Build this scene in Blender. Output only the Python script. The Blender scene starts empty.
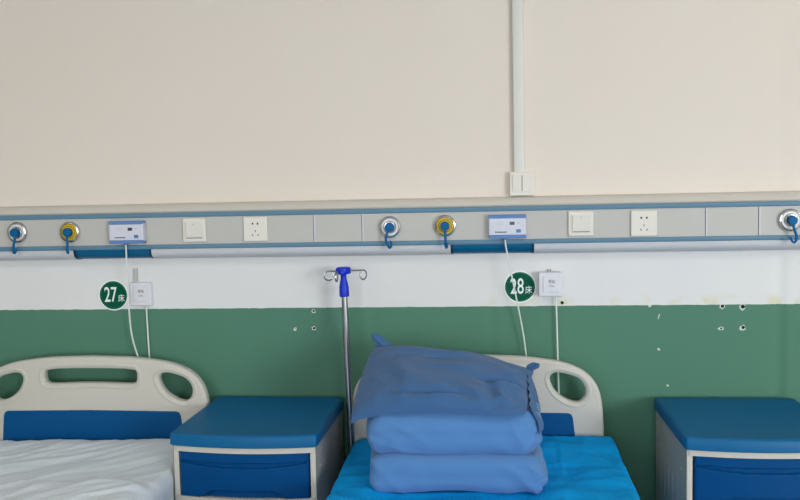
import bpy, bmesh, math, random
from mathutils import Vector, Matrix, noise
random.seed(7)
C = bpy.context.scene.collection
PI = math.pi
V = Vector

# ------------------------------------------------------------------ materials
def lin(c):
    return tuple(((v/255)/12.92 if v/255 <= .04045 else ((v/255+.055)/1.055)**2.4) for v in c) + (1,)

def mat(name, rgb, rough=.5, metal=0, var=0.04, vscale=6, bump=0, bscale=200, coat=0, sheen=0, spec=.5, aniso=None):
    m = bpy.data.materials.new(name); m.use_nodes = True
    nt = m.node_tree; b = nt.nodes['Principled BSDF']
    b.inputs['Roughness'].default_value = rough; b.inputs['Metallic'].default_value = metal
    b.inputs['Specular IOR Level'].default_value = spec
    if coat: b.inputs['Coat Weight'].default_value = coat; b.inputs['Coat Roughness'].default_value = .15
    if sheen: b.inputs['Sheen Weight'].default_value = sheen; b.inputs['Sheen Roughness'].default_value = .6
    tc = nt.nodes.new('ShaderNodeTexCoord'); n = nt.nodes.new('ShaderNodeTexNoise')
    n.inputs['Scale'].default_value = vscale; n.inputs['Detail'].default_value = 4
    nt.links.new(tc.outputs['Object'], n.inputs['Vector'])
    mx = nt.nodes.new('ShaderNodeMix'); mx.data_type = 'RGBA'
    c = lin(rgb)
    mx.inputs[6].default_value = tuple(v*(1-var) for v in c[:3]) + (1,)
    mx.inputs[7].default_value = tuple(min(1, v*(1+var)) for v in c[:3]) + (1,)
    nt.links.new(n.outputs['Fac'], mx.inputs[0]); nt.links.new(mx.outputs[2], b.inputs['Base Color'])
    if bump:
        n2 = nt.nodes.new('ShaderNodeTexNoise'); n2.inputs['Scale'].default_value = bscale; n2.inputs['Detail'].default_value = 3
        nt.links.new(tc.outputs['Object'], n2.inputs['Vector'])
        bp = nt.nodes.new('ShaderNodeBump'); bp.inputs['Strength'].default_value = bump; bp.inputs['Distance'].default_value = .002
        nt.links.new(n2.outputs['Fac'], bp.inputs['Height']); nt.links.new(bp.outputs['Normal'], b.inputs['Normal'])
    return m

M = {}
M['ivory']   = mat('ivory_plastic', (205,201,192), .42, spec=.3, var=.02)
M['grey_abs']= mat('grey_plastic', (182,177,167), .5, spec=.3, var=.03, bump=.15, bscale=500)
M['blue']    = mat('blue_plastic', (0,82,140), .45, spec=.15, var=.03)
M['bluetop'] = mat('blue_cabinet_top', (0,98,150), .42, spec=.24, var=.03, bump=.1, bscale=900)
M['drawer']  = mat('blue_drawer', (0,72,130), .42, spec=.12, var=.03)
M['quilt']   = mat('quilt_cotton', (87,135,190), .85, spec=.1, var=.05, vscale=9, bump=.35, bscale=700, sheen=.15)
M['pillow']  = mat('pillow_cotton', (64,102,148), .88, spec=.1, var=.07, vscale=8, bump=.4, bscale=700, sheen=.15)
M['teal']    = mat('blue_bed_sheet_fabric', (8,158,230), .8, spec=.1, var=.10, vscale=5, bump=.25, bscale=500)
M['white']   = mat('white_bed_sheet_fabric', (230,238,247), .85, spec=.2, var=.03, vscale=5, bump=.25, bscale=600)
M['plate']   = mat('white_switch_plastic', (226,222,214), .35, var=.01)
M['slot']    = mat('dark_slot', (25,25,28), .6)
M['trunk']   = mat('trunking_enamel', (193,191,187), .45, spec=.3, var=.015, vscale=3)
M['band']    = mat('trunking_lower_band', (202,204,210), .35, spec=.4, var=.015)
M['toptrim'] = mat('trunking_upper_band', (212,207,199), .5, var=.015)
M['stripe']  = mat('blue_stripe', (96,134,158), .45, spec=.3, var=.03)
M['lampblue']= mat('blue_lamp_cover', (0,92,134), .35, spec=.3, var=.05)
M['lampend'] = mat('lamp_end', (14,50,84), .3)
M['chrome']  = mat('chrome', (205,205,208), .16, metal=1, var=.02)
M['steel']   = mat('steel_pole', (165,168,172), .28, metal=1, var=.03)
M['ring']    = mat('outlet_white_ring', (232,232,230), .3, var=.01)
M['yellow']  = mat('outlet_yellow_ring', (206,178,44), .4, var=.02)
M['cap']     = mat('outlet_blue_cap', (0,96,152), .45, spec=.15, var=.02)
M['ivblue']  = mat('royal_blue_plastic', (18,52,200), .35, spec=.3, var=.02)
M['call']    = mat('call_unit_white', (214,216,230), .4, spec=.3, var=.01)
M['callblue']= mat('call_unit_blue', (98,136,192), .45, spec=.2, var=.02)
M['display'] = mat('call_unit_display', (72,74,92), .2)
M['button']  = mat('call_unit_button', (82,126,178), .3)
M['ink']     = mat('dark_print', (46,48,58), .6)
M['inkgrey'] = mat('grey_print', (178,182,196), .6)
M['cable']   = mat('white_cable', (226,232,228), .4, var=.01)
M['cbox']    = mat('call_socket_plastic', (222,222,230), .35, var=.01)
M['green']   = mat('sign_green', (0,88,64), .5, spec=.1, var=.02)
M['signw']   = mat('sign_white', (236,244,243), .4, var=.01)
M['signring']= mat('sign_ring', (40,126,98), .4, var=.01)
M['conduit'] = mat('conduit_pvc', (216,214,208), .4, var=.015)
M['rubber']  = mat('black_rubber', (30,30,32), .7)
M['frame']   = mat('bed_frame_enamel', (190,190,186), .4)
M['chip']    = mat('bare_plaster', (214,220,212), .9, bump=.5, bscale=300)
M['hole']    = mat('drill_hole', (12,12,14), .9)
M['ceil']    = mat('ceiling_paint', (225,223,216), .9)
M['cream']   = mat('cream_wall_paint', (222,219,208), .8)
M['floor']   = mat('floor_vinyl', (92,96,94), .35, var=.08, vscale=2)
M['alu']     = mat('window_aluminium', (205,206,208), .4)

def wall_material():
    m = bpy.data.materials.new('painted_wall'); m.use_nodes = True
    nt = m.node_tree; N = nt.nodes; L = nt.links; b = N['Principled BSDF']
    tc = N.new('ShaderNodeTexCoord'); sp = N.new('ShaderNodeSeparateXYZ'); L.new(tc.outputs['Object'], sp.inputs[0])
    def noise_(scale, detail=4, vec=None):
        n = N.new('ShaderNodeTexNoise'); n.inputs['Scale'].default_value = scale; n.inputs['Detail'].default_value = detail
        L.new(vec or tc.outputs['Object'], n.inputs['Vector']); return n.outputs['Fac']
    def math_(op, a, b_=None, c=None):
        n = N.new('ShaderNodeMath'); n.operation = op
        for i, v in enumerate((a, b_, c)):
            if v is None: continue
            if isinstance(v, (int, float)): n.inputs[i].default_value = v
            else: L.new(v, n.inputs[i])
        return n.outputs[0]
    def mix_(f, a, c):
        n = N.new('ShaderNodeMix'); n.data_type = 'RGBA'
        if isinstance(f, (int, float)): n.inputs[0].default_value = f
        else: L.new(f, n.inputs[0])
        for i, v in ((6, a), (7, c)):
            if isinstance(v, tuple): n.inputs[i].default_value = v
            else: L.new(v, n.inputs[i])
        return n.outputs[2]
    def rng(v, a, b_):
        n = N.new('ShaderNodeMapRange'); n.interpolation_type = 'SMOOTHSTEP'
        L.new(v, n.inputs[0]); n.inputs[1].default_value = a; n.inputs[2].default_value = b_; return n.outputs[0]
    z = sp.outputs['Z']; x = sp.outputs['X']
    # warm light above the trunking, cool light below, put into the colour; green dado
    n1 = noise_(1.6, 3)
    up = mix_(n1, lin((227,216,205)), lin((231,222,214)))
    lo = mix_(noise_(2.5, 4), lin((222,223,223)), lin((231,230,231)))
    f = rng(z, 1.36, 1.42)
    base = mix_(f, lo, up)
    # yellowish old-paint residue just above the dado, in patches
    near = math_('MULTIPLY', rng(z, 1.14, 1.098), rng(noise_(9, 5), .49, .60))
    near = math_('MULTIPLY', near, rng(x, -.05, .12))
    base = mix_(math_('MULTIPLY', near, .62), base, lin((214,208,160)))
    # thin white primer line with ragged edge above the green
    gn = mix_(noise_(2.2, 4), lin((82,128,108)), lin((88,134,114)))
    zz = math_('ADD', z, math_('MULTIPLY', math_('SUBTRACT', noise_(28, 3), .5), .005))
    chip = math_('MULTIPLY', math_('MULTIPLY', rng(noise_(16, 2), .66, .70), rng(x, .05, .15)), .006)
    edge = math_('SUBTRACT', 1.0925, chip)
    g = math_('LESS_THAN', zz, edge)
    primer = math_('MULTIPLY', math_('LESS_THAN', zz, 1.0965), .6)
    base = mix_(primer, base, lin((222,228,220)))
    base = mix_(g, base, gn)
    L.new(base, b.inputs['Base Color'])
    b.inputs['Roughness'].default_value = .6; b.inputs['Specular IOR Level'].default_value = .15
    bp = N.new('ShaderNodeBump'); bp.inputs['Strength'].default_value = .25; bp.inputs['Distance'].default_value = .004
    h = math_('ADD', noise_(5, 3), math_('MULTIPLY', noise_(60, 2), .06))
    L.new(h, bp.inputs['Height']); L.new(bp.outputs['Normal'], b.inputs['Normal'])
    return m
M['wall'] = wall_material()

# ------------------------------------------------------------------ helpers
def link(name, me, m, parent=None, smooth=True):
    o = bpy.data.objects.new(name, me); C.objects.link(o)
    if m is not None: me.materials.clear(); me.materials.append(m)
    if smooth:
        me.shade_smooth()
        try: me.set_sharp_from_angle(angle=math.radians(38))
        except Exception: pass
    if parent is not None: o.parent = parent
    return o
def obj(name, bm, m, parent=None, smooth=True):
    bmesh.ops.recalc_face_normals(bm, faces=bm.faces)
    me = bpy.data.meshes.new(name); bm.to_mesh(me); bm.free()
    return link(name, me, m, parent, smooth)
def tag(o, label=None, cat=None, group=None, kind=None):
    if label: o['label'] = label
    if cat: o['category'] = cat
    if group: o['group'] = group
    if kind: o['kind'] = kind
    return o
def thing(name, label, cat, loc=(0,0,0), group=None, rot=(0,0,0)):
    o = bpy.data.objects.new(name, None); C.objects.link(o); o.location = loc; o.rotation_euler = rot
    o.empty_display_size = .05
    return tag(o, label, cat, group)
def copy_tree(o, parent=None):
    c = o.copy(); C.objects.link(c); c.parent = parent
    for ch in [k for k in bpy.data.objects if k.parent == o]:
        copy_tree(ch, c)
    return c
def dup(o, label, loc, group=None):
    c = copy_tree(o); c['label'] = label; c.location = loc
    if group: c['group'] = group
    return c

def rrect(w, h, r, n=6, cx=0, cz=0):
    pts = []
    r = min(r, w/2-1e-5, h/2-1e-5)
    for (sx, sz, a0) in ((1,1,0), (-1,1,90), (-1,-1,180), (1,-1,270)):
        for i in range(n+1):
            a = math.radians(a0 + 90*i/n)
            pts.append((cx + sx*(w/2-r) + r*math.cos(a), cz + sz*(h/2-r) + r*math.sin(a)))
    return pts
def loft(bm, loops, cap0=True, cap1=True):
    rings = [[bm.verts.new(p) for p in lp] for lp in loops]
    n = len(rings[0])
    for a, b in zip(rings, rings[1:]):
        for i in range(n):
            bm.faces.new((a[i], a[(i+1) % n], b[(i+1) % n], b[i]))
    if cap0: bm.faces.new(rings[0][::-1])
    if cap1: bm.faces.new(rings[-1])
    return rings
def plate(bm, w, h, d, r=.004, bev=.002, cx=0, cz=0, y0=0):
    """rounded plate: back on y=y0, front at y0-d"""
    L = [[(x, y0, z) for x, z in rrect(w, h, r, cx=cx, cz=cz)]]
    for k in range(4):
        a = PI/2*k/3
        ins = bev*(1-math.cos(a)); yy = y0 - (d-bev) - bev*math.sin(a)
        L.append([(x, yy, z) for x, z in rrect(w-2*ins, h-2*ins, max(r-ins, .0004), cx=cx, cz=cz)])
    e = min(.0012, w*.1, h*.1)
    L.append([(x, yy, z) for x, z in rrect(w-2*bev-e, h-2*bev-e, max(r-bev-e/2, .0003), cx=cx, cz=cz)])
    loft(bm, L)
def box(bm, x0, x1, y0, y1, z0, z1, bev=0):
    vs = bmesh.ops.create_cube(bm, size=1)['verts']
    bmesh.ops.transform(bm, matrix=Matrix.Translation(((x0+x1)/2, (y0+y1)/2, (z0+z1)/2)) @ Matrix.Diagonal((abs(x1-x0), abs(y1-y0), abs(z1-z0), 1)), verts=vs)
    if bev:
        es = list({e for v in vs for e in v.link_edges})
        bmesh.ops.bevel(bm, geom=es, offset=bev, segments=3, affect='EDGES', profile=.5)
def lathe(bm, prof, n=32, axis='y', c=(0,0,0)):
    rings = []
    for r, t in prof:
        ring = []
        for i in range(n):
            a = 2*PI*i/n
            if axis == 'y': p = (c[0]+r*math.cos(a), c[1]+t, c[2]+r*math.sin(a))
            else: p = (c[0]+r*math.cos(a), c[1]+r*math.sin(a), c[2]+t)
            ring.append(p)
        rings.append(ring)
    loft(bm, rings)
def catmull(P, n=10):
    P = [V(p) for p in P]; out = []
    Q = [P[0]*2-P[1]] + P + [P[-1]*2-P[-2]]
    for i in range(1, len(Q)-2):
        for k in range(n):
            t = k/n; a, b, c, d = Q[i-1:i+3]
            out.append(.5*((2*b)+(c-a)*t+(2*a-5*b+4*c-d)*t*t+(3*b-a-3*c+d)*t**3))
    out.append(P[-1]); return out
def tube(bm, P, r, n=10, smooth=10, flat=1.0):
    pts = catmull(P, smooth) if smooth else [V(p) for p in P]
    up = V((0.13, 1, .07)).normalized(); loops = []
    N = None
    for i, p in enumerate(pts):
        t = (pts[min(i+1, len(pts)-1)] - pts[max(i-1, 0)]).normalized()
        if N is None:
            N = t.cross(up).normalized() if abs(t.dot(up)) < .95 else t.cross(V((1,0,0))).normalized()
        else: N = (N - t*N.dot(t)).normalized()
        B = t.cross(N); rr = r(i/(len(pts)-1)) if callable(r) else r
        loops.append([p + N*rr*math.cos(2*PI*k/n) + B*rr*flat*math.sin(2*PI*k/n) for k in range(n)])
    loft(bm, loops)
def text_mesh(s, size, m, parent, name, loc, sx=1.0, bold=0.0, ext=.0004):
    cu = bpy.data.curves.new(name, 'FONT'); cu.body = s; cu.size = size; cu.align_x = 'CENTER'; cu.align_y = 'CENTER'
    cu.extrude = ext; cu.offset = bold; cu.resolution_u = 4
    t = bpy.data.objects.new('tmp_text', cu); C.objects.link(t)
    dg = bpy.context.evaluated_depsgraph_get(); dg.update()
    me = bpy.data.meshes.new_from_object(t.evaluated_get(dg)); bpy.data.objects.remove(t)
    xs = [v.co.x for v in me.vertices]; ys = [v.co.y for v in me.vertices]
    cx, cy = (min(xs)+max(xs))/2, (min(ys)+max(ys))/2
    for v in me.vertices:
        v.co = V(((v.co.x-cx)*sx + loc[0], loc[1] - v.co.z, v.co.y-cy + loc[2]))
    me.name = name
    return link(name, me, m, parent, smooth=False)
def curve_fill(outlines, depth, bev, name='tmp'):
    """2D outlines (x,z) with holes -> solid mesh facing -y, centred on y=0"""
    cu = bpy.data.curves.new(name, 'CURVE'); cu.dimensions = '2D'; cu.fill_mode = 'BOTH'
    cu.extrude = depth/2-bev; cu.bevel_depth = bev; cu.bevel_resolution = 4; cu.offset = -bev
    for pts in outlines:
        s = cu.splines.new('POLY'); s.points.add(len(pts)-1)
        for p, (x, z) in zip(s.points, pts): p.co = (x, z, 0, 1)
        s.use_cyclic_u = True
    t = bpy.data.objects.new('tmp', cu); C.objects.link(t)
    dg = bpy.context.evaluated_depsgraph_get(); dg.update()
    me = bpy.data.meshes.new_from_object(t.evaluated_get(dg)); bpy.data.objects.remove(t)
    for v in me.vertices: v.co = V((v.co.x, -v.co.z, v.co.y))
    me.name = name
    return me
def smooth_closed(P, n=6):
    out = []; m_ = len(P); P = [V((a, b, 0)) for a, b in P]
    for i in range(m_):
        a, b, c, d = P[i-1], P[i], P[(i+1) % m_], P[(i+2) % m_]
        for k in range(n):
            t = k/n
            q = .5*((2*b)+(c-a)*t+(2*a-5*b+4*c-d)*t*t+(3*b-a-3*c+d)*t**3)
            out.append((q.x, q.y))
    return out
def sstep(a, b, x):
    t = max(0, min(1, (x-a)/(b-a))); return t*t*(3-2*t)
def nz(*p): return noise.noise(V(p))
def ridge(*p): return 1 - min(1, abs(noise.noise(V(p)))*2.2)

# ------------------------------------------------------------------ the room
RX0, RX1, RY0, RH = -5.4, 7.0, -7.5, 2.95
bm = bmesh.new()                                     # back wall with two shallow soft channels
xs = [RX0]; x = RX0
marks = []
for cx in (.026, 1.056):
    marks += [cx + k*.006 for k in range(-10, 11)]
xs = sorted(set([RX0 + i*.25 for i in range(int((RX1-RX0)/.25)+1)] + [RX1] + marks))
def relief(x):
    d = .0
    for cx, w, dep in ((.026, .035, .0028), (1.056, .036, .0085)):
        t = abs(x-cx)/w
        if t < 1: d += dep*(.5+.5*math.cos(PI*t))
    return d
rows = [0, .6, 1.2, 1.3, RH]
g = [[bm.verts.new((x, relief(x) if z < 1.25 else 0, z)) for x in xs] for z in rows]
for a, b in zip(g, g[1:]):
    for i in range(len(xs)-1): bm.faces.new((a[i], a[i+1], b[i+1], b[i]))
vb = [bm.verts.new(p) for p in ((RX0,.12,0),(RX1,.12,0),(RX1,.12,RH),(RX0,.12,RH))]
bm.faces.new(vb[::-1])
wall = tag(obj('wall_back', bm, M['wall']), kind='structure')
def struct(name, m, *boxes):
    bm = bmesh.new()
    for b in boxes: box(bm, *b)
    return tag(obj(name, bm, m, smooth=False), kind='structure')
struct('floor', M['floor'], (RX0-.12, RX1+.12, RY0-.12, .12, -.1, 0))
struct('ceiling', M['ceil'], (RX0-.12, RX1+.12, RY0-.12, .12, RH, RH+.1))
struct('wall_left', M['cream'], (RX0-.12, RX0, RY0, 0, 0, RH))
wz0, wz1 = .85, 2.65
wins = ((-3.2, .4), (3.5, 6.5))                      # windows behind the camera: right one the daylight, left one added as fill
struct('wall_right', M['cream'], (RX1, RX1+.12, RY0, 0, 0, RH))
ex = [RX0, wins[0][0], wins[0][1], wins[1][0], wins[1][1], RX1]
struct('wall_front', M['cream'], *[(ex[k], ex[k+1], RY0-.12, RY0, 0, RH) for k in (0, 2, 4)],
       *[(a, b, RY0-.12, RY0, 0, wz0) for a, b in wins], *[(a, b, RY0-.12, RY0, wz1, RH) for a, b in wins])
for k, (a, b) in enumerate(wins):
    n = 3
    struct('window_%d' % (k+1), M['alu'], (a, b, RY0-.09, RY0-.04, wz0, wz0+.05), (a, b, RY0-.09, RY0-.04, wz1-.05, wz1),
           *[(x-.025, x+.025, RY0-.09, RY0-.04, wz0, wz1) for x in [a+.025+(b-a-.05)*q/n for q in range(n+1)]])

# drill holes and chipped spots in the green paint (children of the wall)
def chip(x, z, r, hole, sx=1, sz=1, rot=0):
    bm = bmesh.new(); n = 14
    pts = []
    for i in range(n):
        a = 2*PI*i/n; rr = r*(1+random.uniform(-.3, .3))
        px, pz = rr*math.cos(a)*sx, rr*math.sin(a)*sz
        pts.append((x+px*math.cos(rot)-pz*math.sin(rot), z+px*math.sin(rot)+pz*math.cos(rot)))
    loft(bm, [[(a, .001, b) for a, b in pts], [(a, -.0006, b) for a, b in pts]])
    o = obj('chipped_plaster', bm, M['chip'], wall, smooth=False)
    if hole:
        bm = bmesh.new(); lathe(bm, [(hole, .001), (hole, -.001), (hole*.8, -.0012)], 12, c=(x+r*.1, 0, z+r*.15))
        obj('drill_hole', bm, M['hole'], o)
for a in ((-.643,1.079,.0085,.0045), (-.643,1.013,.0085,.005), (-.716,1.011,.007,.0018),
          (.856,1.085,.009,.006), (.927,1.083,.0105,.0075), (.852,1.004,.009,.004,1.25,.7), (.929,1.007,.0105,.006),
          (.632,.93,.005,0), (.601,1.089,.005,0), (.633,1.052,.005,0,.45,2.4,-.2), (.285,1.103,.007,.0062),
          (.665,.795,.004,0)):
    chip(*a)

# ------------------------------------------------------------------ bed head trunking
TX0, TX1 = -2.9, 2.1
tr = thing('bed_head_trunking', 'long pale grey medical trunking with two blue stripes running across the wall', 'trunking', (0,-.0015,0))
def extrude_profile(prof, x0, x1):
    bm = bmesh.new()
    n = max(2, int((x1-x0)/.5))
    loft(bm, [[(x0+(x1-x0)*i/n, y, z) for y, z in prof] for i in range(n+1)])
    return bm
obj('housing', extrude_profile([(0,1.302),(-.035,1.302),(-.060,1.326),(-.070,1.330),(-.070,1.462),(-.045,1.480),(0,1.482)], TX0, TX1), M['trunk'], tr)
obj('upper_band', extrude_profile([(0,1.482),(-.046,1.4805),(-.064,1.4675),(-.066,1.470),(-.052,1.488),(-.030,1.4955),(0,1.4975)], TX0, TX1), M['toptrim'], tr)
for z0, z1 in ((1.446,1.4645), (1.3285,1.3465)):
    obj('blue_stripe', extrude_profile([(-.066,z0),(-.0735,z0+.001),(-.075,z0+.004),(-.075,z1-.004),(-.0735,z1-.001),(-.066,z1)], TX0, TX1), M['stripe'], tr)
# lower rounded light band, broken where the two blue reading-lamp covers sit
arc = [(-.012,1.290),(-.036,1.291),(-.050,1.2945),(-.060,1.3005),(-.0665,1.3075),(-.0695,1.315),(-.0700,1.3285),(-.055,1.3285),(-.012,1.3285)]
lampx = ((-1.543,-1.238), (-.118,.182))
ed = TX0
for a, b in lampx:
    obj('lower_band', extrude_profile(arc, ed, a), M['band'], tr); ed = b
obj('lower_band', extrude_profile(arc, ed, TX1), M['band'], tr)
arc2 = [(y*.96-.001, z+.002 if z < 1.31 else z) for y, z in arc]
for a, b in lampx:
    lc = obj('lamp_cover', extrude_profile(arc2, a+.009, b-.009), M['lampblue'], tr)
    for e0, e1 in ((a, a+.009), (b-.009, b)):
        obj('end_cap', extrude_profile(arc, e0, e1), M['lampend'], lc)
for x in (-2.02, -.615, -.436, .781, .961, 1.95):
    bm = bmesh.new(); plate(bm, .006, .098, .003, .001, .001, cx=x, cz=1.3965, y0=-.0695)
    obj('joint_strip', bm, M['band'], tr)
    bm = bmesh.new(); box(bm, x-.0048, x-.0031, -.0698, -.0704, 1.348, 1.445)
    obj('panel_gap', bm, M['slot'], tr, False)

# ------------------------------------------------------------------ gas outlets
def gas_outlet(label, x, z, inner, hook, face=-.070):
    t = thing('gas_outlet', label, 'gas outlet', (x, face, z), 'gas outlets on the trunking')
    bm = bmesh.new(); lathe(bm, [(.038,.0),(.0395,-.004),(.0395,-.012),(.037,-.016),(.033,-.017),(.031,-.013),(.0305,0)], 40)
    obj('outer_ring', bm, M['chrome'], t)
    bm = bmesh.new(); lathe(bm, [(.031,0),(.031,-.012),(.029,-.0145),(.024,-.0145),(.0225,-.010),(.0225,0)], 40)
    obj('colour_ring', bm, M[inner], t)
    bm = bmesh.new(); lathe(bm, [(.0225,0),(.0225,-.014),(.0205,-.019),(.017,-.0195),(.0165,-.006),(.0165,0)], 32)
    obj('inner_ring', bm, M['chrome'] if inner == 'ring' else M['yellow'], t)
    bm = bmesh.new(); lathe(bm, [(.012,-.001),(.012,-.022),(.0158,-.023),(.0163,-.026),(.0163,-.034),(.0145,-.037),(.006,-.038)], 28)
    c = obj('blue_cap', bm, M['cap'], t)
    bm = bmesh.new(); tube(bm, hook, lambda s: .0046 if s < .6 else .0038, 10)
    obj('strap_hook', bm, M['cap'], c)
h1 = [(.003,-.033,-.010),(.004,-.036,-.026),(.000,-.037,-.045),(-.003,-.036,-.062),(-.002,-.038,-.074),(.004,-.040,-.076),(.009,-.040,-.068),(.010,-.040,-.058)]
h2 = [(0,-.033,-.012),(.001,-.036,-.03),(.002,-.037,-.05),(.001,-.038,-.066),(.004,-.040,-.077),(.008,-.044,-.070),(.006,-.044,-.058)]
h3 = [(-.003,-.033,-.010),(-.010,-.036,-.026),(-.013,-.037,-.042),(-.008,-.037,-.060),(.000,-.039,-.073),(.006,-.041,-.068),(.006,-.041,-.054),(.002,-.041,-.048)]
h4 = [(.001,-.033,-.010),(.004,-.036,-.030),(.010,-.037,-.048),(.011,-.038,-.064),(.004,-.040,-.076),(-.005,-.041,-.070),(-.010,-.041,-.056)]
gas_outlet('leftmost gas outlet on the trunking, white ring, blue cap', -1.757, 1.400, 'ring', h1)
gas_outlet('yellow-ringed gas outlet left of the leftmost nurse call unit', -1.549, 1.398, 'yellow', h2)
gas_outlet('white-ringed gas outlet with blue cap above the IV pole', -.336, 1.397, 'ring', h3)
gas_outlet('yellow-ringed gas outlet left of the right-hand nurse call unit', -.136, 1.398, 'yellow', h2)
gas_outlet('rightmost gas outlet, white ring and blue cap, at the right edge of the photo', 1.062, 1.398, 'ring', h4)

# ------------------------------------------------------------------ switches and sockets
def rocker_switch(label, x, z, y):
    t = thing('light_switch', label, 'switch', (x, y, z), 'single rocker switches on the trunking')
    bm = bmesh.new(); plate(bm, .088, .088, .011, .004, .003); obj('switch_plate', bm, M['plate'], t)
    bm = bmesh.new(); plate(bm, .068, .062, .003, .002, .001, y0=-.0105, cz=.002)
    r = obj('rocker_surround', bm, M['plate'], t)
    bm = bmesh.new()
    L = [[(a, -.013, b) for a, b in rrect(.060, .054, .002, cz=.003)], [(a, -.0145-(b-.003+.027)*.06, b) for a, b in rrect(.060, .054, .002, cz=.003)],
         [(a, -.0155-(b-.003+.027)*.06, b) for a, b in rrect(.057, .051, .002, cz=.003)]]
    loft(bm, L); obj('rocker', bm, M['plate'], r, False)
    bm = bmesh.new(); box(bm, -.031, .031, -.0112, -.0140, -.0302, -.0278); obj('rocker_gap', bm, M['display'], r, False)
    bm = bmesh.new(); box(bm, -.004, .004, -.015, -.0192, .0205, .0225); obj('indicator_mark', bm, M['inkgrey'], r, False)
    return t
sw = rocker_switch('white single rocker switch on the trunking above the left bedside cabinet, left of a socket', -1.067, 1.398, -.070)
dup(sw, 'white single rocker switch on the trunking between the right call unit and the right socket', (.346, -.070, 1.398))
def socket(label, x, z, y):
    t = thing('power_socket', label, 'socket', (x, y, z), 'five-hole power sockets on the trunking')
    bm = bmesh.new(); plate(bm, .090, .090, .011, .004, .003); obj('socket_plate', bm, M['plate'], t)
    for dx in (-.0095, .0095):
        bm = bmesh.new(); plate(bm, .0062, .0075, .0006, .0025, .0002, cx=dx, cz=.020, y0=-.0108); obj('pin_hole', bm, M['slot'], t)
    for dx, dz, rot, in ((0,-.007,0), (-.0105,-.022,-.5), (.0105,-.022,.5)):
        bm = bmesh.new(); plate(bm, .0030, .0078, .0006, .001, .0002, y0=-.0108)
        bmesh.ops.rotate(bm, verts=bm.verts, cent=(0,0,0), matrix=Matrix.Rotation(rot, 3, 'Y'))
        bmesh.ops.translate(bm, verts=bm.verts, vec=(dx, 0, dz)); obj('pin_slot', bm, M['display'], t)
    return t
so = socket('white five-hole power socket on the trunking, right of the left rocker switch', -.835, 1.398, -.070)
dup(so, 'white five-hole power socket on the trunking above the right bedside cabinet area', (.565, -.070, 1.395))

t = thing('double_switch', 'white double rocker switch mounted directly under the vertical conduit, above the trunking', 'switch', (.1425, 0, 1.5435))
bm = bmesh.new(); plate(bm, .088, .086, .030, .004, .003); obj('switch_box', bm, M['plate'], t)
bm = bmesh.new(); plate(bm, .071, .064, .002, .002, .0008, y0=-.0298, cz=.001); sr = obj('switch_frame', bm, M['plate'], t)
for dx in (-.0175, .0175):
    bm = bmesh.new(); plate(bm, .0325, .058, .0035, .0015, .001, cx=dx, y0=-.0315, cz=.001)
    for v in bm.verts:
        if v.co.y < -.033: v.co.y -= (v.co.z)*.05*(1 if dx < 0 else -1)
    obj('rocker', bm, M['plate'], sr)
bm = bmesh.new(); box(bm, -.0018, .0018, -.0316, -.0326, -.027, .029); obj('rocker_gap', bm, M['display'], sr, False)

bm = bmesh.new()
for k, (z0, z1) in enumerate(((1.5865, RH),)):
    L = []
    for z in (z0, z1):
        L.append([(.1335+x, y, z) for x, y in [(-.0195,0),(-.0195,-.018),(-.0180,-.0215),(-.0145,-.023),(.0145,-.023),(.0180,-.0215),(.0195,-.018),(.0195,0)]])
    loft(bm, L)
for sx in (-1, 1): box(bm, .1335+sx*.0195-.0012, .1335+sx*.0195+.0012, -.0004, -.006, 1.5865, RH)
tag(obj('cable_conduit', bm, M['conduit']), 'vertical white plastic cable conduit running up the wall from the double switch', 'conduit')

# ------------------------------------------------------------------ nurse call units
def call_unit(label, x, z):
    t = thing('nurse_call_unit', label, 'call unit', (x, -.0745, z), 'nurse call units on the trunking')
    bm = bmesh.new(); plate(bm, .132, .082, .026, .004, .003); obj('casing', bm, M['call'], t)
    for dz in (.0355, -.0355):
        bm = bmesh.new(); plate(bm, .132, .0125, .0285, .003, .002, cz=dz); obj('blue_edge', bm, M['callblue'], t)
    bm = bmesh.new(); plate(bm, .120, .057, .002, .003, .0008, cz=0, y0=-.0255); fp = obj('face_panel', bm, M['call'], t)
    y = -.0273
    bm = bmesh.new(); plate(bm, .0175, .0115, .0010, .001, .0003, cx=.0165, cz=.0115, y0=y); obj('display', bm, M['display'], fp)
    bm = bmesh.new(); plate(bm, .0165, .0125, .0015, .001, .0004, cx=.0390, cz=-.0160, y0=y); obj('call_button', bm, M['button'], fp)
    bm = bmesh.new(); lathe(bm, [(.0017,y),(.0017,y-.001)], 12, c=(.040,0,.013)); obj('indicator_light', bm, M['ink'], fp)
    bm = bmesh.new()
    for k in range(9): box(bm, -.044+k*.0046, -.0403+k*.0046, y, y-.0006, -.0215, -.0175)
    obj('printed_line', bm, M['ink'], fp, False)
    bm = bmesh.new()
    ring = [(-.024+.0085*math.cos(a), y-.0003, .0115+.0055*math.sin(a)) for a in [2*PI*i/24 for i in range(25)]]
    tube(bm, ring, .0006, 6, 0); obj('printed_oval', bm, M['inkgrey'], fp)
    bm = bmesh.new(); plate(bm, .012, .008, .014, .002, .001, cx=-.008, cz=-.0435, y0=-.004); obj('cord_plug', bm, M['callblue'], t)
    return t
cu1 = call_unit('white and blue nurse call unit on the trunking above the sign numbered 27', -1.3205, 1.3950)
cu2 = dup(cu1, 'white and blue nurse call unit on the trunking above the sign numbered 28', (.0865, -.0745, 1.3930))

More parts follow.
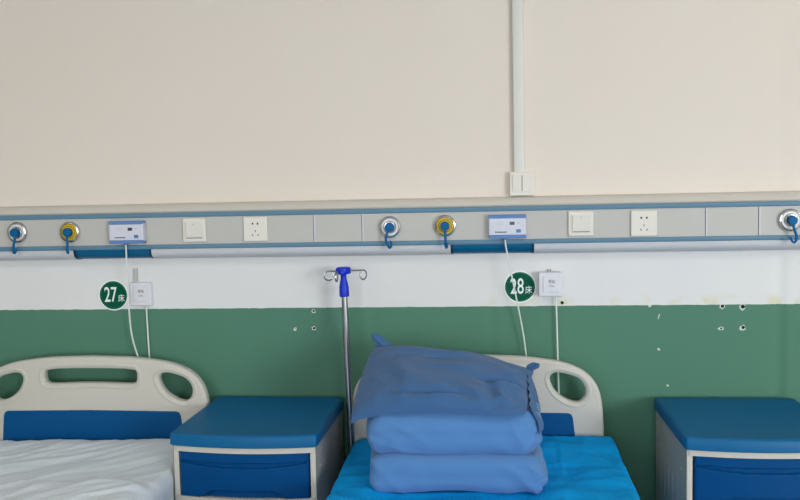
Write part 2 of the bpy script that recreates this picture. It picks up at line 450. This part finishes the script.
# ------------------------------------------------------------------ call sockets on the wall
def call_socket(label, x, z, depth, w, h):
    t = thing('call_socket', label, 'wall socket', (x, 0, z), 'small call sockets beside the bed numbers')
    bm = bmesh.new(); plate(bm, w, h, depth, .005, .004); obj('socket_box', bm, M['cbox'], t)
    bm = bmesh.new(); plate(bm, w*.68, h*.66, .005, .002, .0015, cx=.002, cz=.002, y0=-depth+.001); fp = obj('front_plate', bm, M['cbox'], t)
    y = -depth-.0042
    text_mesh('呼叫', .0165, M['ink'], fp, 'printed_word', (.004, y, .011), .72, 0, .0002)
    text_mesh('CALL', .0085, M['display'], fp, 'printed_line', (.004, y, -.005), 1.0, 0, .0002)
    return t
call_socket('small square white call socket with printed label right of the sign numbered 27', -1.3085, 1.153, .024, .084, .091)
t = call_socket('deeper square white call socket with printed label right of the sign numbered 28', .240, 1.1775, .050, .084, .088)
bm = bmesh.new()
for dx in (-.006, .003): box(bm, dx-.0012, dx+.0012, -.006, -.012, .043, .052)
obj('top_pins', bm, M['display'], t, False)
bm = bmesh.new()
loft(bm, [[(-1.330+x, y, z) for x, y in [(-.007,0),(-.007,-.009),(-.005,-.011),(.005,-.011),(.007,-.009),(.007,0)]] for z in (1.199, 1.250)])
tag(obj('short_conduit', bm, M['frame']), 'short grey stub of conduit above the call socket by the sign numbered 27', 'conduit')

# ------------------------------------------------------------------ bed number signs
def sign(num, label, x, z):
    t = thing('bed_number_sign', label, 'sign', (x, 0, z), 'round bed number signs')
    bm = bmesh.new(); lathe(bm, [(.0600,0),(.0600,-.002),(.0593,-.003)], 48); obj('sign_plate', bm, M['signw'], t)
    bm = bmesh.new(); lathe(bm, [(.0545,-.0028),(.0545,-.0034)], 48); f = obj('green_face', bm, M['green'], t)
    bm = bmesh.new(); tube(bm, [(.0495*math.cos(a), -.0034, .0495*math.sin(a)) for a in [2*PI*i/48 for i in range(49)]], .0005, 6, 0); obj('thin_ring', bm, M['signring'], f)
    text_mesh(num, .082, M['signw'], f, 'number', (-.0105, -.0036, .003), .62, .0007)
    text_mesh('床', .031, M['signw'], f, 'character', (.0315, -.0036, -.011), .85, .0002)
    return t
sign('27', 'round dark green sign with white number 27 and a Chinese character on the wall', -1.4245, 1.1475)
sign('28', 'round dark green sign with white number 28 and a Chinese character on the wall', .1325, 1.1645)

# ------------------------------------------------------------------ cables
def cable(name, label, pts, r, unit=None):
    bm = bmesh.new()
    if unit: pts = [V(p)-unit.location for p in pts]
    tube(bm, pts, r, 8)
    o = obj(name, bm, M['cable'], unit)
    if not unit: tag(o, label, 'cable', 'thin white cables')
cable('cord', '',
      [(-1.330,-.086,1.354),(-1.328,-.089,1.325),(-1.330,-.085,1.27),(-1.337,-.065,1.19),(-1.340,-.060,1.10),(-1.338,-.050,1.0),(-1.322,-.040,.915),(-1.300,-.035,.85),(-1.262,-.035,.78),(-1.25,-.035,.55)], .0030, cu1)
cable('cord', '',
      [(.0775,-.086,1.352),(.080,-.090,1.325),(.088,-.088,1.28),(.103,-.080,1.20),(.1245,-.055,1.09),(.142,-.040,.99),(.155,-.035,.885),(.168,-.035,.80),(.18,-.035,.55)], .0028, cu2)
cable('socket_cable', 'thin white cable running straight down from the call socket beside the sign numbered 27',
      [(-1.291,-.014,1.112),(-1.291,-.012,1.05),(-1.290,-.010,.95),(-1.288,-.010,.85),(-1.286,-.010,.70),(-1.285,-.010,.5)], .0032)
cable('socket_cable', 'thin white cable running straight down from the call socket beside the sign numbered 28',
      [(.2625,-.020,1.145),(.2630,-.020,1.09),(.2655,-.020,.97),(.268,-.018,.85),(.2705,-.018,.70),(.271,-.018,.5)], .0030)

# ------------------------------------------------------------------ beds
def hb_outline():
    R = [(.05,.9305),(.16,.927),(.265,.915),(.335,.899),(.393,.870),(.430,.828),(.448,.775),(.455,.70),(.458,.60)]
    top = [(0,.932)] + R
    pts = catmull([(x, 0, z) for x, z in top], 6); right = [(p.x, p.z) for p in pts]
    right += [(.458,.42),(.450,.40)]
    left = [(-x, z) for x, z in right[::-1]][:-1]
    return right + left
def ear(s):
    P = [(.270,.857),(.270,.834),(.290,.798),(.330,.770),(.368,.763),(.390,.785),(.390,.818),(.366,.848),(.322,.864),(.288,.868)]
    q = smooth_closed(P)
    return [(s*x, z) for x, z in q] if s > 0 else [(s*x, z) for x, z in q][::-1]
def slot():
    top = [(x, .882+.003*(1-(x/.17)**2)) for x in [.166-.0332*i for i in range(11)]]
    bot = [(x, .825+.006*(1-(x/.17)**2)) for x in [-.160+.032*i for i in range(11)]]
    return [(.181,.850),(.1805,.868)] + [(.176,.878)] + top[1:-1] + [(-.176,.878),(-.1805,.868),(-.181,.850),(-.178,.836),(-.168,.828)] + bot[1:-1] + [(.168,.828),(.178,.836)]
def make_bed(label, cx):
    t = thing('hospital_bed', label, 'bed', (cx, 0, 0), 'hospital beds')
    def board(yc, name):
        me = curve_fill([hb_outline(), ear(1), ear(-1), slot()], .040, .0125, name)
        for v in me.vertices: v.co.y += yc
        hb = link(name, me, M['ivory'], t)
        s = 1 if yc < -1 else -1
        # raised rims round the hand holes
        for path in (ear(1), ear(-1), slot()):
            cxm = sum(p[0] for p in path)/len(path); czm = sum(p[1] for p in path)/len(path)
            g_ = []
            for i in range(len(path)):
                a = V(path[i-1]+(0,)); b = V(path[(i+1) % len(path)]+(0,)); tt = (b-a).normalized()
                nn = V((tt.y, -tt.x, 0)); p = V(path[i]+(0,))
                if nn.dot(p-V((cxm, czm, 0))) < 0: nn = -nn
                p = p + nn*.0150; g_.append((p.x, yc + .0150*(-1), p.y))
            bm = bmesh.new(); n = 8; loops = []
            for i, p in enumerate(g_):
                a = V(g_[i-1]); b = V(g_[(i+1) % len(g_)]); tt = (b-a).normalized(); nn = tt.cross(V((0,1,0)))
                loops.append([V(p)+nn*.0085*math.cos(2*PI*k/n)+V((0,1,0))*.0078*math.sin(2*PI*k/n) for k in range(n)])
            rings = [[bm.verts.new(q) for q in lp] for lp in loops]
            for a, b in zip(rings, rings[1:]+rings[:1]):
                for k in range(n): bm.faces.new((a[k], a[(k+1) % n], b[(k+1) % n], b[k]))
            obj('hand_hole_rim', bm, M['ivory'], hb)
        q = [(-.366,.52),(.366,.52),(.347,.706),(.342,.718),(.331,.7235),(0,.7275),(-.331,.7235),(-.342,.718),(-.347,.706)]
        me = curve_fill([q], .008, .0025, 'blue_panel')
        for v in me.vertices: v.co.y += yc - .0205
        link('blue_panel', me, M['blue'], hb)
        return hb
    board(-.100, 'headboard')
    board(-2.23, 'footboard')
    bm = bmesh.new()
    for sx in (-1, 1): box(bm, sx*.40-.02, sx*.40+.02, -2.21, -.12, .40, .46, .004)
    for k in range(8): box(bm, -.40, .40, -.22-k*.27-.02, -.22-k*.27+.02, .44, .46)
    box(bm, -.43, .43, -2.2, -.125, .46, .485, .004)
    obj('bed_frame', bm, M['frame'], t)
    for sx in (-1, 1):
        for yy in (-.28, -2.0):
            bm = bmesh.new(); box(bm, sx*.38-.02, sx*.38+.02, yy-.02, yy+.02, .11, .42, .003)
            lg = obj('leg', bm, M['frame'], t)
            bm = bmesh.new(); lathe(bm, [(.02,-.013),(.052,-.013),(.055,-.006),(.055,.006),(.052,.013),(.02,.013)], 24)
            bmesh.ops.rotate(bm, verts=bm.verts, cent=(0,0,0), matrix=Matrix.Rotation(PI/2, 3, 'Z'))
            bmesh.ops.translate(bm, verts=bm.verts, vec=(sx*.38, yy, .055)); obj('caster_wheel', bm, M['rubber'], lg)
            bm = bmesh.new(); box(bm, sx*.38-.022, sx*.38-.016, yy-.015, yy+.015, .04, .12); box(bm, sx*.38+.016, sx*.38+.022, yy-.015, yy+.015, .04, .12)
            box(bm, sx*.38-.022, sx*.38+.022, yy-.015, yy+.015, .112, .122); obj('caster_fork', bm, M['steel'], lg)
    bm = bmesh.new(); box(bm, -.425, .425, -2.19, -.15, .485, .606, .03); obj('mattress', bm, M['white'], t)
    return t
b27 = make_bed('hospital bed with ivory headboard under the sign numbered 27, dressed in white', -1.4800)
b28 = dup(b27, 'hospital bed with ivory headboard under the sign numbered 28, carrying the folded quilts', (-.0370, 0, 0))
bm = bmesh.new(); box(bm, -.488, -.413, -.155, -.105, .40, .46, .004); lathe(bm, [(.017,.36),(.019,.365),(.019,.47),(.017,.475)], 20, 'z', (-.4495, -.130, 0))
obj('pole_socket', bm, M['frame'], b28)

def sheet(name, mtl, label, cx, hw, y0, y1, z, drop, hfun, nx, ny, r=.035, parent=None):
    """draped cover: flat top hw wide, rounded over the edges, hanging by drop"""
    bm = bmesh.new()
    W = hw - r + r*PI/2 + drop; Y0 = y0 - r + r*PI/2 + drop*.6
    g = []
    for j in range(ny+1):
        v = j/ny; yy = Y0 + (y1-Y0)*v**1.25
        row = []
        for i in range(nx+1):
            xx = -W + 2*W*i/nx
            ex = max(0, abs(xx)-(hw-r)); ey = max(0, yy-(y0-r)); d = math.hypot(ex, ey)
            h = hfun(xx, yy)
            if d <= 1e-9: p = V((xx, yy, z+h))
            else:
                ux, uy = (ex/d)*(1 if xx > 0 else -1), ey/d
                if d < r*PI/2: out, dn = r*math.sin(d/r), r*(1-math.cos(d/r))
                else: out, dn = r, r + d - r*PI/2
                bx = math.copysign(hw-r, xx) if ex > 0 else xx; by = (y0-r) if ey > 0 else yy
                k = max(0, 1-dn/.05)
                wob = .006*nz(xx*6, yy*9, dn*3)*min(1, dn/.05)
                p = V((bx+ux*(out+wob), by+uy*out, z-dn+h*k))
            row.append(bm.verts.new(p))
        g.append(row)
    for a, b in zip(g, g[1:]):
        for i in range(nx): bm.faces.new((a[i], a[i+1], b[i+1], b[i]))
    o = obj(name, bm, mtl)
    o.location = (cx, 0, 0)
    md = o.modifiers.new('thickness', 'SOLIDIFY'); md.thickness = .0015; md.offset = -1
    return tag(o, label, 'bed sheet')
def h27(x, y):
    ca, sa = math.cos(.68), math.sin(.68)
    a, b = x*ca + y*sa, -x*sa + y*ca
    b += .03*nz(a*3, b*3, 4)
    w = .0050*ridge(a*2.0, b*17, 1.3)**2 + .0032*ridge(a*3.4+9, b*32, 5.1)**2 + .006*nz(a*1.5, b*6, 2)
    calm = 1 - .55*sstep(.05, .25, x)*sstep(-.62, -.45, y)
    w *= calm*1.7
    w -= .008*sstep(.0, -.3, x)*sstep(-.5, -.2, y)
    w *= 1-.6*sstep(-.24, -.14, y)
    w += .010*sstep(0, .3, x)*sstep(-.5, -.2, y)
    # raised padded layer with a rounded corner, from about half a metre down the bed
    dx = max(0, x-.355); dy = max(0, y+.70); dd = math.hypot(dx, dy)
    left = sstep(-.15, .32, x)
    w += .024*(1-sstep(.04, .10, dd))*left
    return w
sheet('bed_sheet', M['white'], 'crumpled white bed sheet on the bed under the sign numbered 27', -1.4800, .452, -.137, -2.15, .622, .36, h27, 170, 240)
def h28(x, y):
    w = .006*nz(x*5, y*5, 3) + .004*nz(x*13, y*13, 8) + .0022*ridge(x*9, y*3.0, 7)**3 + .0022*ridge(x*2.5+4, y*11, 2)**3
    for cxx, tilt, amp in ((.262, .02, .0020), (.21, -.05, .0014)):      # long crease lines
        d = abs(x - cxx - tilt*y - .02*nz(y*5, cxx*9, 1)); w += amp*max(0, 1-d/.006)
    d = abs(y+.47-.03*x); w += .0014*max(0, 1-d/.012)
    w = w*1.6 + .024*sstep(-.55, -.16, y)*(.1+.9*sstep(-.46,-.22,x))
    return w
sheet('bed_sheet', M['teal'], 'bright blue bed sheet on the bed under the sign numbered 28', -.0150, .466, -.137, -2.15, .626, .36, h28, 190, 240, .024)

# ------------------------------------------------------------------ folded quilts
def round_block(a, b, c, r, disp, n=(70,40,26)):
    """soft rounded block, half sizes a,b,c, with displacement disp(p,normal)->distance"""
    bm = bmesh.new(); cache = {}
    def vert(q):
        key = tuple(round(t, 5) for t in q)
        if key in cache: return cache[key]
        core = V((max(-(a-r), min(a-r, q[0])), max(-(b-r), min(b-r, q[1])), max(-(c-r), min(c-r, q[2]))))
        d = V(q)-core; nrm = d.normalized() if d.length > 1e-9 else V((0,0,1))
        p = core + nrm*r
        p = disp(p, nrm)
        v = bm.verts.new(p); cache[key] = v; return v
    def lerp(h, k, m): 
        t = -1+2*k/m; return h*math.sin(t*PI/2*.92)/math.sin(PI/2*.92)
    nx, ny, nzz = n
    for ax in range(3):
        u, w = [(1,2),(0,2),(0,1)][ax]; H = (a,b,c); Nn = (nx,ny,nzz)
        for s in (-1, 1):
            for i in range(Nn[u]):
                for j in range(Nn[w]):
                    vs = []
                    for di, dj in ((0,0),(1,0),(1,1),(0,1)):
                        q = [0,0,0]; q[ax] = s*H[ax]; q[u] = lerp(H[u], i+di, Nn[u]); q[w] = lerp(H[w], j+dj, Nn[w])
                        vs.append(vert(q))
                    try: bm.faces.new(vs)
                    except ValueError: pass
    return bm
def quilt_disp(seed, a, puff, lean):
    def f(p, n):
        x, y, z = p
        d = .010*nz(x*4+seed, y*4, z*5) + .0040*ridge(x*5+seed+z*9, y*3, z*6)**3
        k = sstep(.25, .0, a-abs(x))                 # pulled creases near the ends
        d += k*.010*(ridge(x*7+seed, y*5, z*11+x*8)-.5)
        if z > 0: d += puff*(1-(x/a)**2)*.6
        # layered fold lines showing on the ends
        if n.x > .6: d += .0022*math.cos(z*2*PI/.034 + y*6)
        if n.y < -.5: d += .004*nz(x*3+seed, z*9, 4)
        q = p + n*d
        q.x += lean*z
        return q
    return f
bm = round_block(.264, .243, .055, .036, quilt_disp(3.1, .262, .004, -.10))
q1 = obj('folded_quilt', bm, M['quilt']); q1.location = (-.088, -.440, .686)
tag(q1, 'light blue quilt folded flat directly on the blue bed sheet, bottom of the stack', 'quilt', 'folded blue quilts')
bm = round_block(.264, .240, .074, .060, quilt_disp(8.7, .264, .006, .05))
q2 = obj('folded_quilt', bm, M['quilt']); q2.location = (-.103, -.440, .812)
tag(q2, 'light blue folded quilt lying on top of the bottom quilt, under the pillow', 'quilt', 'folded blue quilts')

# ------------------------------------------------------------------ pillow
def make_pillow():
    t = thing('pillow', 'darker blue pillow with pointed corners on top of the folded quilts', 'pillow', (-.12, -.50, .885))
    O = V((-.12, -.50, .885))
    BL, BR, FL, FR = V((-.368,-.350,1.010)), V((.160,-.360,.930)), V((-.404,-.665,.842)), V((.132,-.695,.858))
    bm = bmesh.new(); nu, nv = 120, 80
    def mid(u, v):
        s, q = (u+1)/2, (v+1)/2                      # s: left..right, q: front..back
        f = FL.lerp(FR, s); b = BL.lerp(BR, s); p = f.lerp(b, q)
        # edges bow: sides pulled in, front edge sagging to the quilt, back ridge bulging
        p.x += .012*(1-v*v)*(-1 if u < 0 else -1)*abs(u)**3
        p.z += .034*(1-u*u)*(1-.35*u)*(1-q) ; p.y += -.022*(1-u*u)*(1-q)
        p.z += .004*(1-u*u)*q
        if u > 0 and v < 0:
            k = (u*-v)**5; p.x -= .035*k; p.z += .020*k
        return p
    def surf(u, v, side):
        p = mid(u, v)
        k = (max(0, 1-abs(u)**3.2)*max(0, 1-abs(v)**2.6))**(.55-.15*sstep(.2, -.8, v))
        x, y = p.x, p.y
        fold = .014*nz(u*1.6+3, v*2.2, side) 
        # gathers running in from the right end and the front seam
        gr = sstep(.35, 1, u); fold += gr*.012*(ridge(u*1.4, v*3.4+u*1.0, 3)-.4)
        gf = sstep(-.25, -.95, v); fold += gf*.016*(ridge(u*2.6+v*1.2, v*1.0, 9)-.45)
        fold += .006*(ridge(u*1.1+v*.8, v*1.9-u*.8, 6)**2-.3)
        for u0, v0, du, dv, w0, am in ((.35,-.25,.75,.10,.10,-.012), (.50,-.30,.10,-.55,.08,-.010), (.62,-.05,.3,.35,.07,-.007),
                                       (-.55,-.72,.75,-.06,.07,-.008), (-.15,-.80,.35,.10,.05,-.007), (-.8,.1,.35,-.75,.10,-.007), (.1,-.62,.3,-.25,.06,-.006), (-.6,.45,.9,-.15,.14,-.006)):
            L2 = du*du+dv*dv; tq = max(0, min(1, ((u-u0)*du+(v-v0)*dv)/L2))
            dd = math.hypot(u-u0-tq*du, v-v0-tq*dv)/w0
            if dd < 3: fold += 1.6*am*math.exp(-dd*dd)*math.sin(PI*(.12+.76*tq)) - am*.8*math.exp(-(dd-1.5)**2)*math.sin(PI*tq)
        tt = .062 if side > 0 else .085
        p = p + V((0, -.22, 1)).normalized()*side*(tt*k + fold*k**.6)
        if side > 0: p.z += 0
        else:
            lo = .893 + .004*nz(x*9, y*9, 1)
            lo -= .055*sstep(-.335, -.405, x) + .04*sstep(.13, .165, x)
            if p.z < lo: p.z = lo
        return p - O
    T = {}
    for i in range(nu+1):
        for j in range(nv+1):
            u = math.sin((-1+2*i/nu)*PI/2*.9)/math.sin(PI/2*.9); v = math.sin((-1+2*j/nv)*PI/2*.9)/math.sin(PI/2*.9)
            T[i,j,1] = bm.verts.new(surf(u, v, 1))
            if i in (0, nu) or j in (0, nv): T[i,j,-1] = T[i,j,1]
            else: T[i,j,-1] = bm.verts.new(surf(u, v, -1))
    for s in (1, -1):
        for i in range(nu):
            for j in range(nv):
                f = (T[i,j,s], T[i+1,j,s], T[i+1,j+1,s], T[i,j+1,s])
                bm.faces.new(f if s > 0 else f[::-1])
    body = obj('pillow_body', bm, M['pillow'], t)
    # pointed fabric ears at the two back corners and the drooping front-left one
    def cornerflap(base, tip, side, w0, seed):
        bm = bmesh.new(); n = 10; m_ = 8; g = []
        base, tip, side = V(base)-O, V(tip)-O, V(side)
        for i in range(n+1):
            s = i/n; row = []
            for j in range(m_+1):
                q = -1+2*j/m_
                wv = w0*(1-s)**.8 + .004
                p = base.lerp(tip, s) + side*q*wv + V((0,-1,0))*(.006*math.sin(q*4+seed)*(1-.5*s)) + V((0,0,.004*math.sin(s*5+q*3+seed)))
                row.append(bm.verts.new(p))
            g.append(row)
        for a, b in zip(g, g[1:]):
            for j in range(m_): bm.faces.new((a[j], a[j+1], b[j+1], b[j]))
        o = obj('pillowcase_corner', bm, M['pillow'], t)
        md = o.modifiers.new('thickness', 'SOLIDIFY'); md.thickness = .004; md.offset = 0
    cornerflap((-.325,-.365,1.002), (-.374,-.352,1.052), (.55,.0,.45), .038, 1)
    cornerflap((.130,-.375,.935), (.176,-.385,.955), (.3,-.2,.8), .022, 2.5)
    # open end of the pillowcase hanging in gathers over the quilt ends
    bm = bmesh.new(); n, m_ = 44, 16; g = []
    for i in range(n+1):
        s = i/n
        top = V((.140,-.385,.945)).lerp(V((.135,-.672,.885)), s); row = []
        for j in range(m_+1):
            q = j/m_
            ln = .125*(1-.45*s) + .012*math.sin(s*13)
            rip = .009*math.sin(s*34+q*1.5)*(.35+.65*q)
            p = top + V((-.004+.030*math.sin(q*PI/2)+rip*.9, rip*.4, -ln*q))
            row.append(bm.verts.new(p-O))
        g.append(row)
    for a, b in zip(g, g[1:]):
        for j in range(m_): bm.faces.new((a[j], a[j+1], b[j+1], b[j]))
    o = obj('pillowcase_flap', bm, M['pillow'], t)
    md = o.modifiers.new('thickness', 'SOLIDIFY'); md.thickness = .002; md.offset = 0
    return t
make_pillow()

# ------------------------------------------------------------------ bedside cabinets
def make_cabinet(label, x0):
    t = thing('bedside_cabinet', label, 'cabinet', (x0+.24, 0, 0), 'bedside cabinets')
    W, yb, yf, bow = .2455, -.030, -.517, .028
    def front(x, off=0): return yf - bow*(1-(x/W)**2) + off
    def outl(w, back, foff, rc=.012, n=18):
        P = [(-w+.012, back), (-w, back-.012)]
        P += [(-w, -.30)]
        xs = [-w + rc*(1-math.cos(PI/2*k/4)) for k in range(5)]
        ys = [rc*(1-math.sin(PI/2*k/4)) for k in range(5)]
        P += [(x, front(-w+rc, foff)+d) for x, d in zip(xs, ys)]
        for i in range(1, n): 
            x = (-w+rc) + (2*w-2*rc)*i/n; P.append((x, front(x, foff)))
        P += [(-x, y) for x, y in P[:8][::-1]]
        return P
    # top slab
    bm = bmesh.new(); L = []
    for ins, z in ((.003,.7185),(0,.7215),(0,.751),(.002,.756),(.006,.759),(.012,.760)):
        L.append([(x, y, z) for x, y in outl(W-ins, yb-ins, ins)])
    L.append([(x, y, .7585) for x, y in outl(W-.020, yb-.020, .020)])
    loft(bm, L); obj('cabinet_top', bm, M['bluetop'], t)
    # body shell with openings in the front for drawer and door
    bm = bmesh.new(); wb = W-.008
    def ring(z, ins=0): return [(x, y, z) for x, y in outl(wb-ins, yb-.004, .010+ins, .014)]
    for z0, z1 in ((.6985,.7195), (.530,.549), (.10,.135)): loft(bm, [ring(z0), ring(z1)])
    for s in (-1, 1):
        box(bm, s*(wb-.018), s*wb, yb-.004, front(wb, .012), .10, .7195, .002)
    box(bm, -wb, wb, yb-.004, yb-.012, .10, .72)
    obj('cabinet_body', bm, M['ivory'], t)
    # grey moulded side panels with pressed ribs and screw bosses
    for s in (-1, 1):
        bm = bmesh.new(); nx, nzz = 60, 80; g = []
        for i in range(nx+1):
            y = yb-.006 + (yf+.018-yb)*i/nx; row = []
            for j in range(nzz+1):
                z = .105 + (.722-.105)*j/nzz; d = .0015
                fy = (y-yf)/(yb-yf)                       # 0 front .. 1 back
                # pressed frame outline
                e = min(abs(fy-.22), abs(fy-.88)) if .16 < z < .675 else 9
                e2 = min(abs(z-.66), abs(z-.17))/.48 if .22 < fy < .88 else 9
                ee = min(e, e2)
                if ee < .02: d -= .0012*(1-ee/.02)
                if .2 < z < .58 and .3 < fy < .8:
                    d += .0030*max(0, math.cos((fy-.3)*2*PI/.125))**3
                row.append(bm.verts.new((s*(wb+d), y, z)))
            g.append(row)
        for a, b in zip(g, g[1:]):
            for j in range(nzz): bm.faces.new((a[j], a[j+1], b[j+1], b[j]))
        sp = obj('side_panel', bm, M['grey_abs'], t)
        for yy, zz in ((-.12,.61), (-.44,.635)):
            bm = bmesh.new(); lathe(bm, [(.006,0),(.006,.0015),(.004,.002),(.0035,.001),(.001,.001)], 16, 'z')
            bmesh.ops.rotate(bm, verts=bm.verts, cent=(0,0,0), matrix=Matrix.Rotation(s*PI/2, 3, 'Y'))
            bmesh.ops.translate(bm, verts=bm.verts, vec=(s*(wb+.0010), yy, zz)); obj('screw_boss', bm, M['grey_abs'], sp)
    # bowed drawer / door fronts with a moulded grip groove and a scooped lower edge
    def bowed_front(name, z0, z1, groove, scoop, m):
        bm = bmesh.new(); w = .2170; nx, nzz = 70, 60; g = []
        for i in range(nx+1):
            x = -w + 2*w*i/nx; row = []
            for j in range(nzz+1):
                z = z0 + (z1-z0)*j/nzz; u = x/w; off = .004
                zb = z1 - groove + .004*(1-u*u)*-1.0
                if groove:                                # lip above, hollow below fading out
                    e = z - zb
                    end = sstep(1, .93, abs(u))
                    lens = .003 + .012*(1-u*u)
                    if e < .0015: off += .010*sstep(.0015, -.0015, e)*sstep(-lens-.003, -lens, e)*end*(1+.0*e)
                if scoop:
                    zs = z0 + .025*sstep(.68, .42, abs(u))
                    off += .012*sstep(zs+.002, zs-.003, z) if zs > z0+.001 else 0
                eb = min(i, nx-i, j, nzz-j)
                if eb == 0: off += .006
                row.append(bm.verts.new((x, front(x, off)+.006, z)))
            g.append(row)
        for a, b in zip(g, g[1:]):
            for j in range(nzz): bm.faces.new((a[j], a[j+1], b[j+1], b[j]))
        o = obj(name, bm, m, t)
        md = o.modifiers.new('thickness', 'SOLIDIFY'); md.thickness = .008; md.offset = -1
        return o
    dr = bowed_front('drawer', .549, .699, .029, True, M['drawer'])
    bm = bmesh.new(); box(bm, -.205, .205, yb-.02, -.49, .56, .565); box(bm, -.205,-.20, yb-.02,-.49,.565,.67); box(bm, .20,.205, yb-.02,-.49,.565,.67)
    obj('drawer_tray', bm, M['ivory'], dr)
    bowed_front('door', .136, .529, .03, False, M['drawer'])
    for sx in (-1, 1):
        for yy in (-.08, -.46):
            bm = bmesh.new(); lathe(bm, [(.01,-.011),(.040,-.011),(.043,-.005),(.043,.005),(.040,.011),(.01,.011)], 20)
            bmesh.ops.rotate(bm, verts=bm.verts, cent=(0,0,0), matrix=Matrix.Rotation(PI/2, 3, 'Z'))
            bmesh.ops.translate(bm, verts=bm.verts, vec=(sx*.19, yy, .043))
            box(bm, sx*.19-.014, sx*.19+.014, yy-.012, yy+.012, .06, .101); obj('caster', bm, M['rubber'], t)
    return t
cab = make_cabinet('ivory bedside cabinet with blue top and drawer between the two beds', -1.018)
dup(cab, 'ivory bedside cabinet with blue top and drawer at the right of the blue-sheeted bed', (.854, 0, 0))
cab.location.x += .005; cab.rotation_euler.z = -.022

# ------------------------------------------------------------------ IV pole
iv = thing('iv_pole', 'chrome IV drip pole with a blue hook head beside the blue-sheeted bed', 'iv pole', (-.4865, -.130, .38), rot=(0, math.radians(-1.1), 0))
h = 1.157-.38
bm = bmesh.new(); lathe(bm, [(.0115,0),(.0120,.002),(.0118,.42),(.0113,.425),(.0113,h+.01)], 24, 'z'); obj('pole', bm, M['steel'], iv)
bm = bmesh.new(); lathe(bm, [(.0108,h-.006),(.0175,h-.005),(.0180,h),(.0175,h+.030),(.0145,h+.046),(.0115,h+.056),(.0105,h+.070),(.0115,h+.074),(.0230,h+.077),(.0250,h+.080),(.0250,h+.097),(.0230,h+.101),(.0100,h+.102)], 28, 'z')
for k in range(8):
    a = 2*PI*k/8; x, y = .025*math.cos(a), .025*math.sin(a); vs = bmesh.ops.create_cube(bm, size=1)['verts']
    bmesh.ops.transform(bm, matrix=Matrix.Translation((x, y, h+.0885)) @ Matrix.Rotation(a, 4, 'Z') @ Matrix.Diagonal((.004,.010,.018,1)), verts=vs)
obj('hook_head', bm, M['ivblue'], iv)
def hook(a, L, flip, tw=0):
    d = V((math.cos(a), math.sin(a), 0)); z = V((0,0,1)); b = V((0,0,h+.088))
    pd = (d*math.cos(tw) + V((-math.sin(a), math.cos(a), 0))*math.sin(tw))
    P = [b+d*.015, b+d*.03, b+d*(L-.012)]
    R = .0165
    for k in range(0, 15):
        t_ = math.radians(90 - k*22); P.append(b + d*(L-.012) - z*R + (pd*math.cos(t_)*R + z*math.sin(t_)*R))
    bm = bmesh.new(); tube(bm, P, .0027, 8, 4); obj('hook', bm, M['steel'], iv)
hook(PI, .066, 1, .25); hook(0, .084, 1, .95); hook(math.radians(-112), .060, 1, 0.3)

# ------------------------------------------------------------------ lights: daylight through the right window, added fill at left window and ceiling
def area(name, loc, rot, sx, sy, power, col):
    d = bpy.data.lights.new(name, 'AREA'); d.shape = 'RECTANGLE'; d.size = sx; d.size_y = sy; d.energy = power; d.color = col
    o = bpy.data.objects.new(name, d); C.objects.link(o); o.location = loc; o.rotation_euler = rot; return o
for (a, b), power in zip(wins, (108, 345)):
    area('window_day_and_fill', ((a+b)/2, RY0-.03, (wz0+wz1)/2), (PI/2, 0, 0), b-a-.1, wz1-wz0-.1, power, (.93,.97,1))
for i, x in enumerate((-2.4, .6)):
    t = thing('added_ceiling_fill', 'white square fill light fitting added on the ceiling, out of view', 'ceiling light', (x, -2.6, RH), 'added fill lights')
    bm = bmesh.new(); box(bm, -.31, .31, -.31, .31, -.03, 0, .004); obj('fitting', bm, M['alu'], t)
    a = area('ceiling_fill_lamp', (x, -2.6, RH-.035), (0,0,0), .56, .56, 15, (1,.95,.88))  # fill lamp added out of view to brighten the upward-facing tops

w = bpy.data.worlds.new('sky'); bpy.context.scene.world = w; w.use_nodes = True
bg = w.node_tree.nodes['Background']; sk = w.node_tree.nodes.new('ShaderNodeTexSky'); sk.sky_type = 'NISHITA'
sk.sun_elevation = math.radians(40); sk.sun_rotation = math.radians(200); sk.sun_disc = False
w.node_tree.links.new(sk.outputs[0], bg.inputs[0]); bg.inputs[1].default_value = .08

# ------------------------------------------------------------------ camera
yaw, pit, rol, f, D, H = 0.09741, 0.07916, -0.02193, 855.28, 3.16126, 1.55872
cy, sy = math.cos(yaw), math.sin(yaw)
fw = V((-sy*math.cos(pit), cy*math.cos(pit), -math.sin(pit))); r0 = V((cy, sy, 0)); u0 = r0.cross(fw)
r = r0*math.cos(rol) + u0*math.sin(rol); u = -r0*math.sin(rol) + u0*math.cos(rol)
cd = bpy.data.cameras.new('camera'); cam = bpy.data.objects.new('camera', cd); C.objects.link(cam)
mw = Matrix(((r.x, u.x, -fw.x, 0), (r.y, u.y, -fw.y, -D), (r.z, u.z, -fw.z, H), (0,0,0,1)))
cam.matrix_world = mw
cd.sensor_width = 36; cd.sensor_fit = 'HORIZONTAL'; cd.lens = f*36/800; cd.clip_start = .05
bpy.context.scene.camera = cam
vs = bpy.context.scene.view_settings
vs.view_transform = 'Standard'; vs.look = 'None'; vs.gamma = 1; vs.use_curve_mapping = False; vs.exposure = -.04
bpy.context.scene.cycles.use_denoising = True
bpy.context.scene.cycles.max_bounces = 8
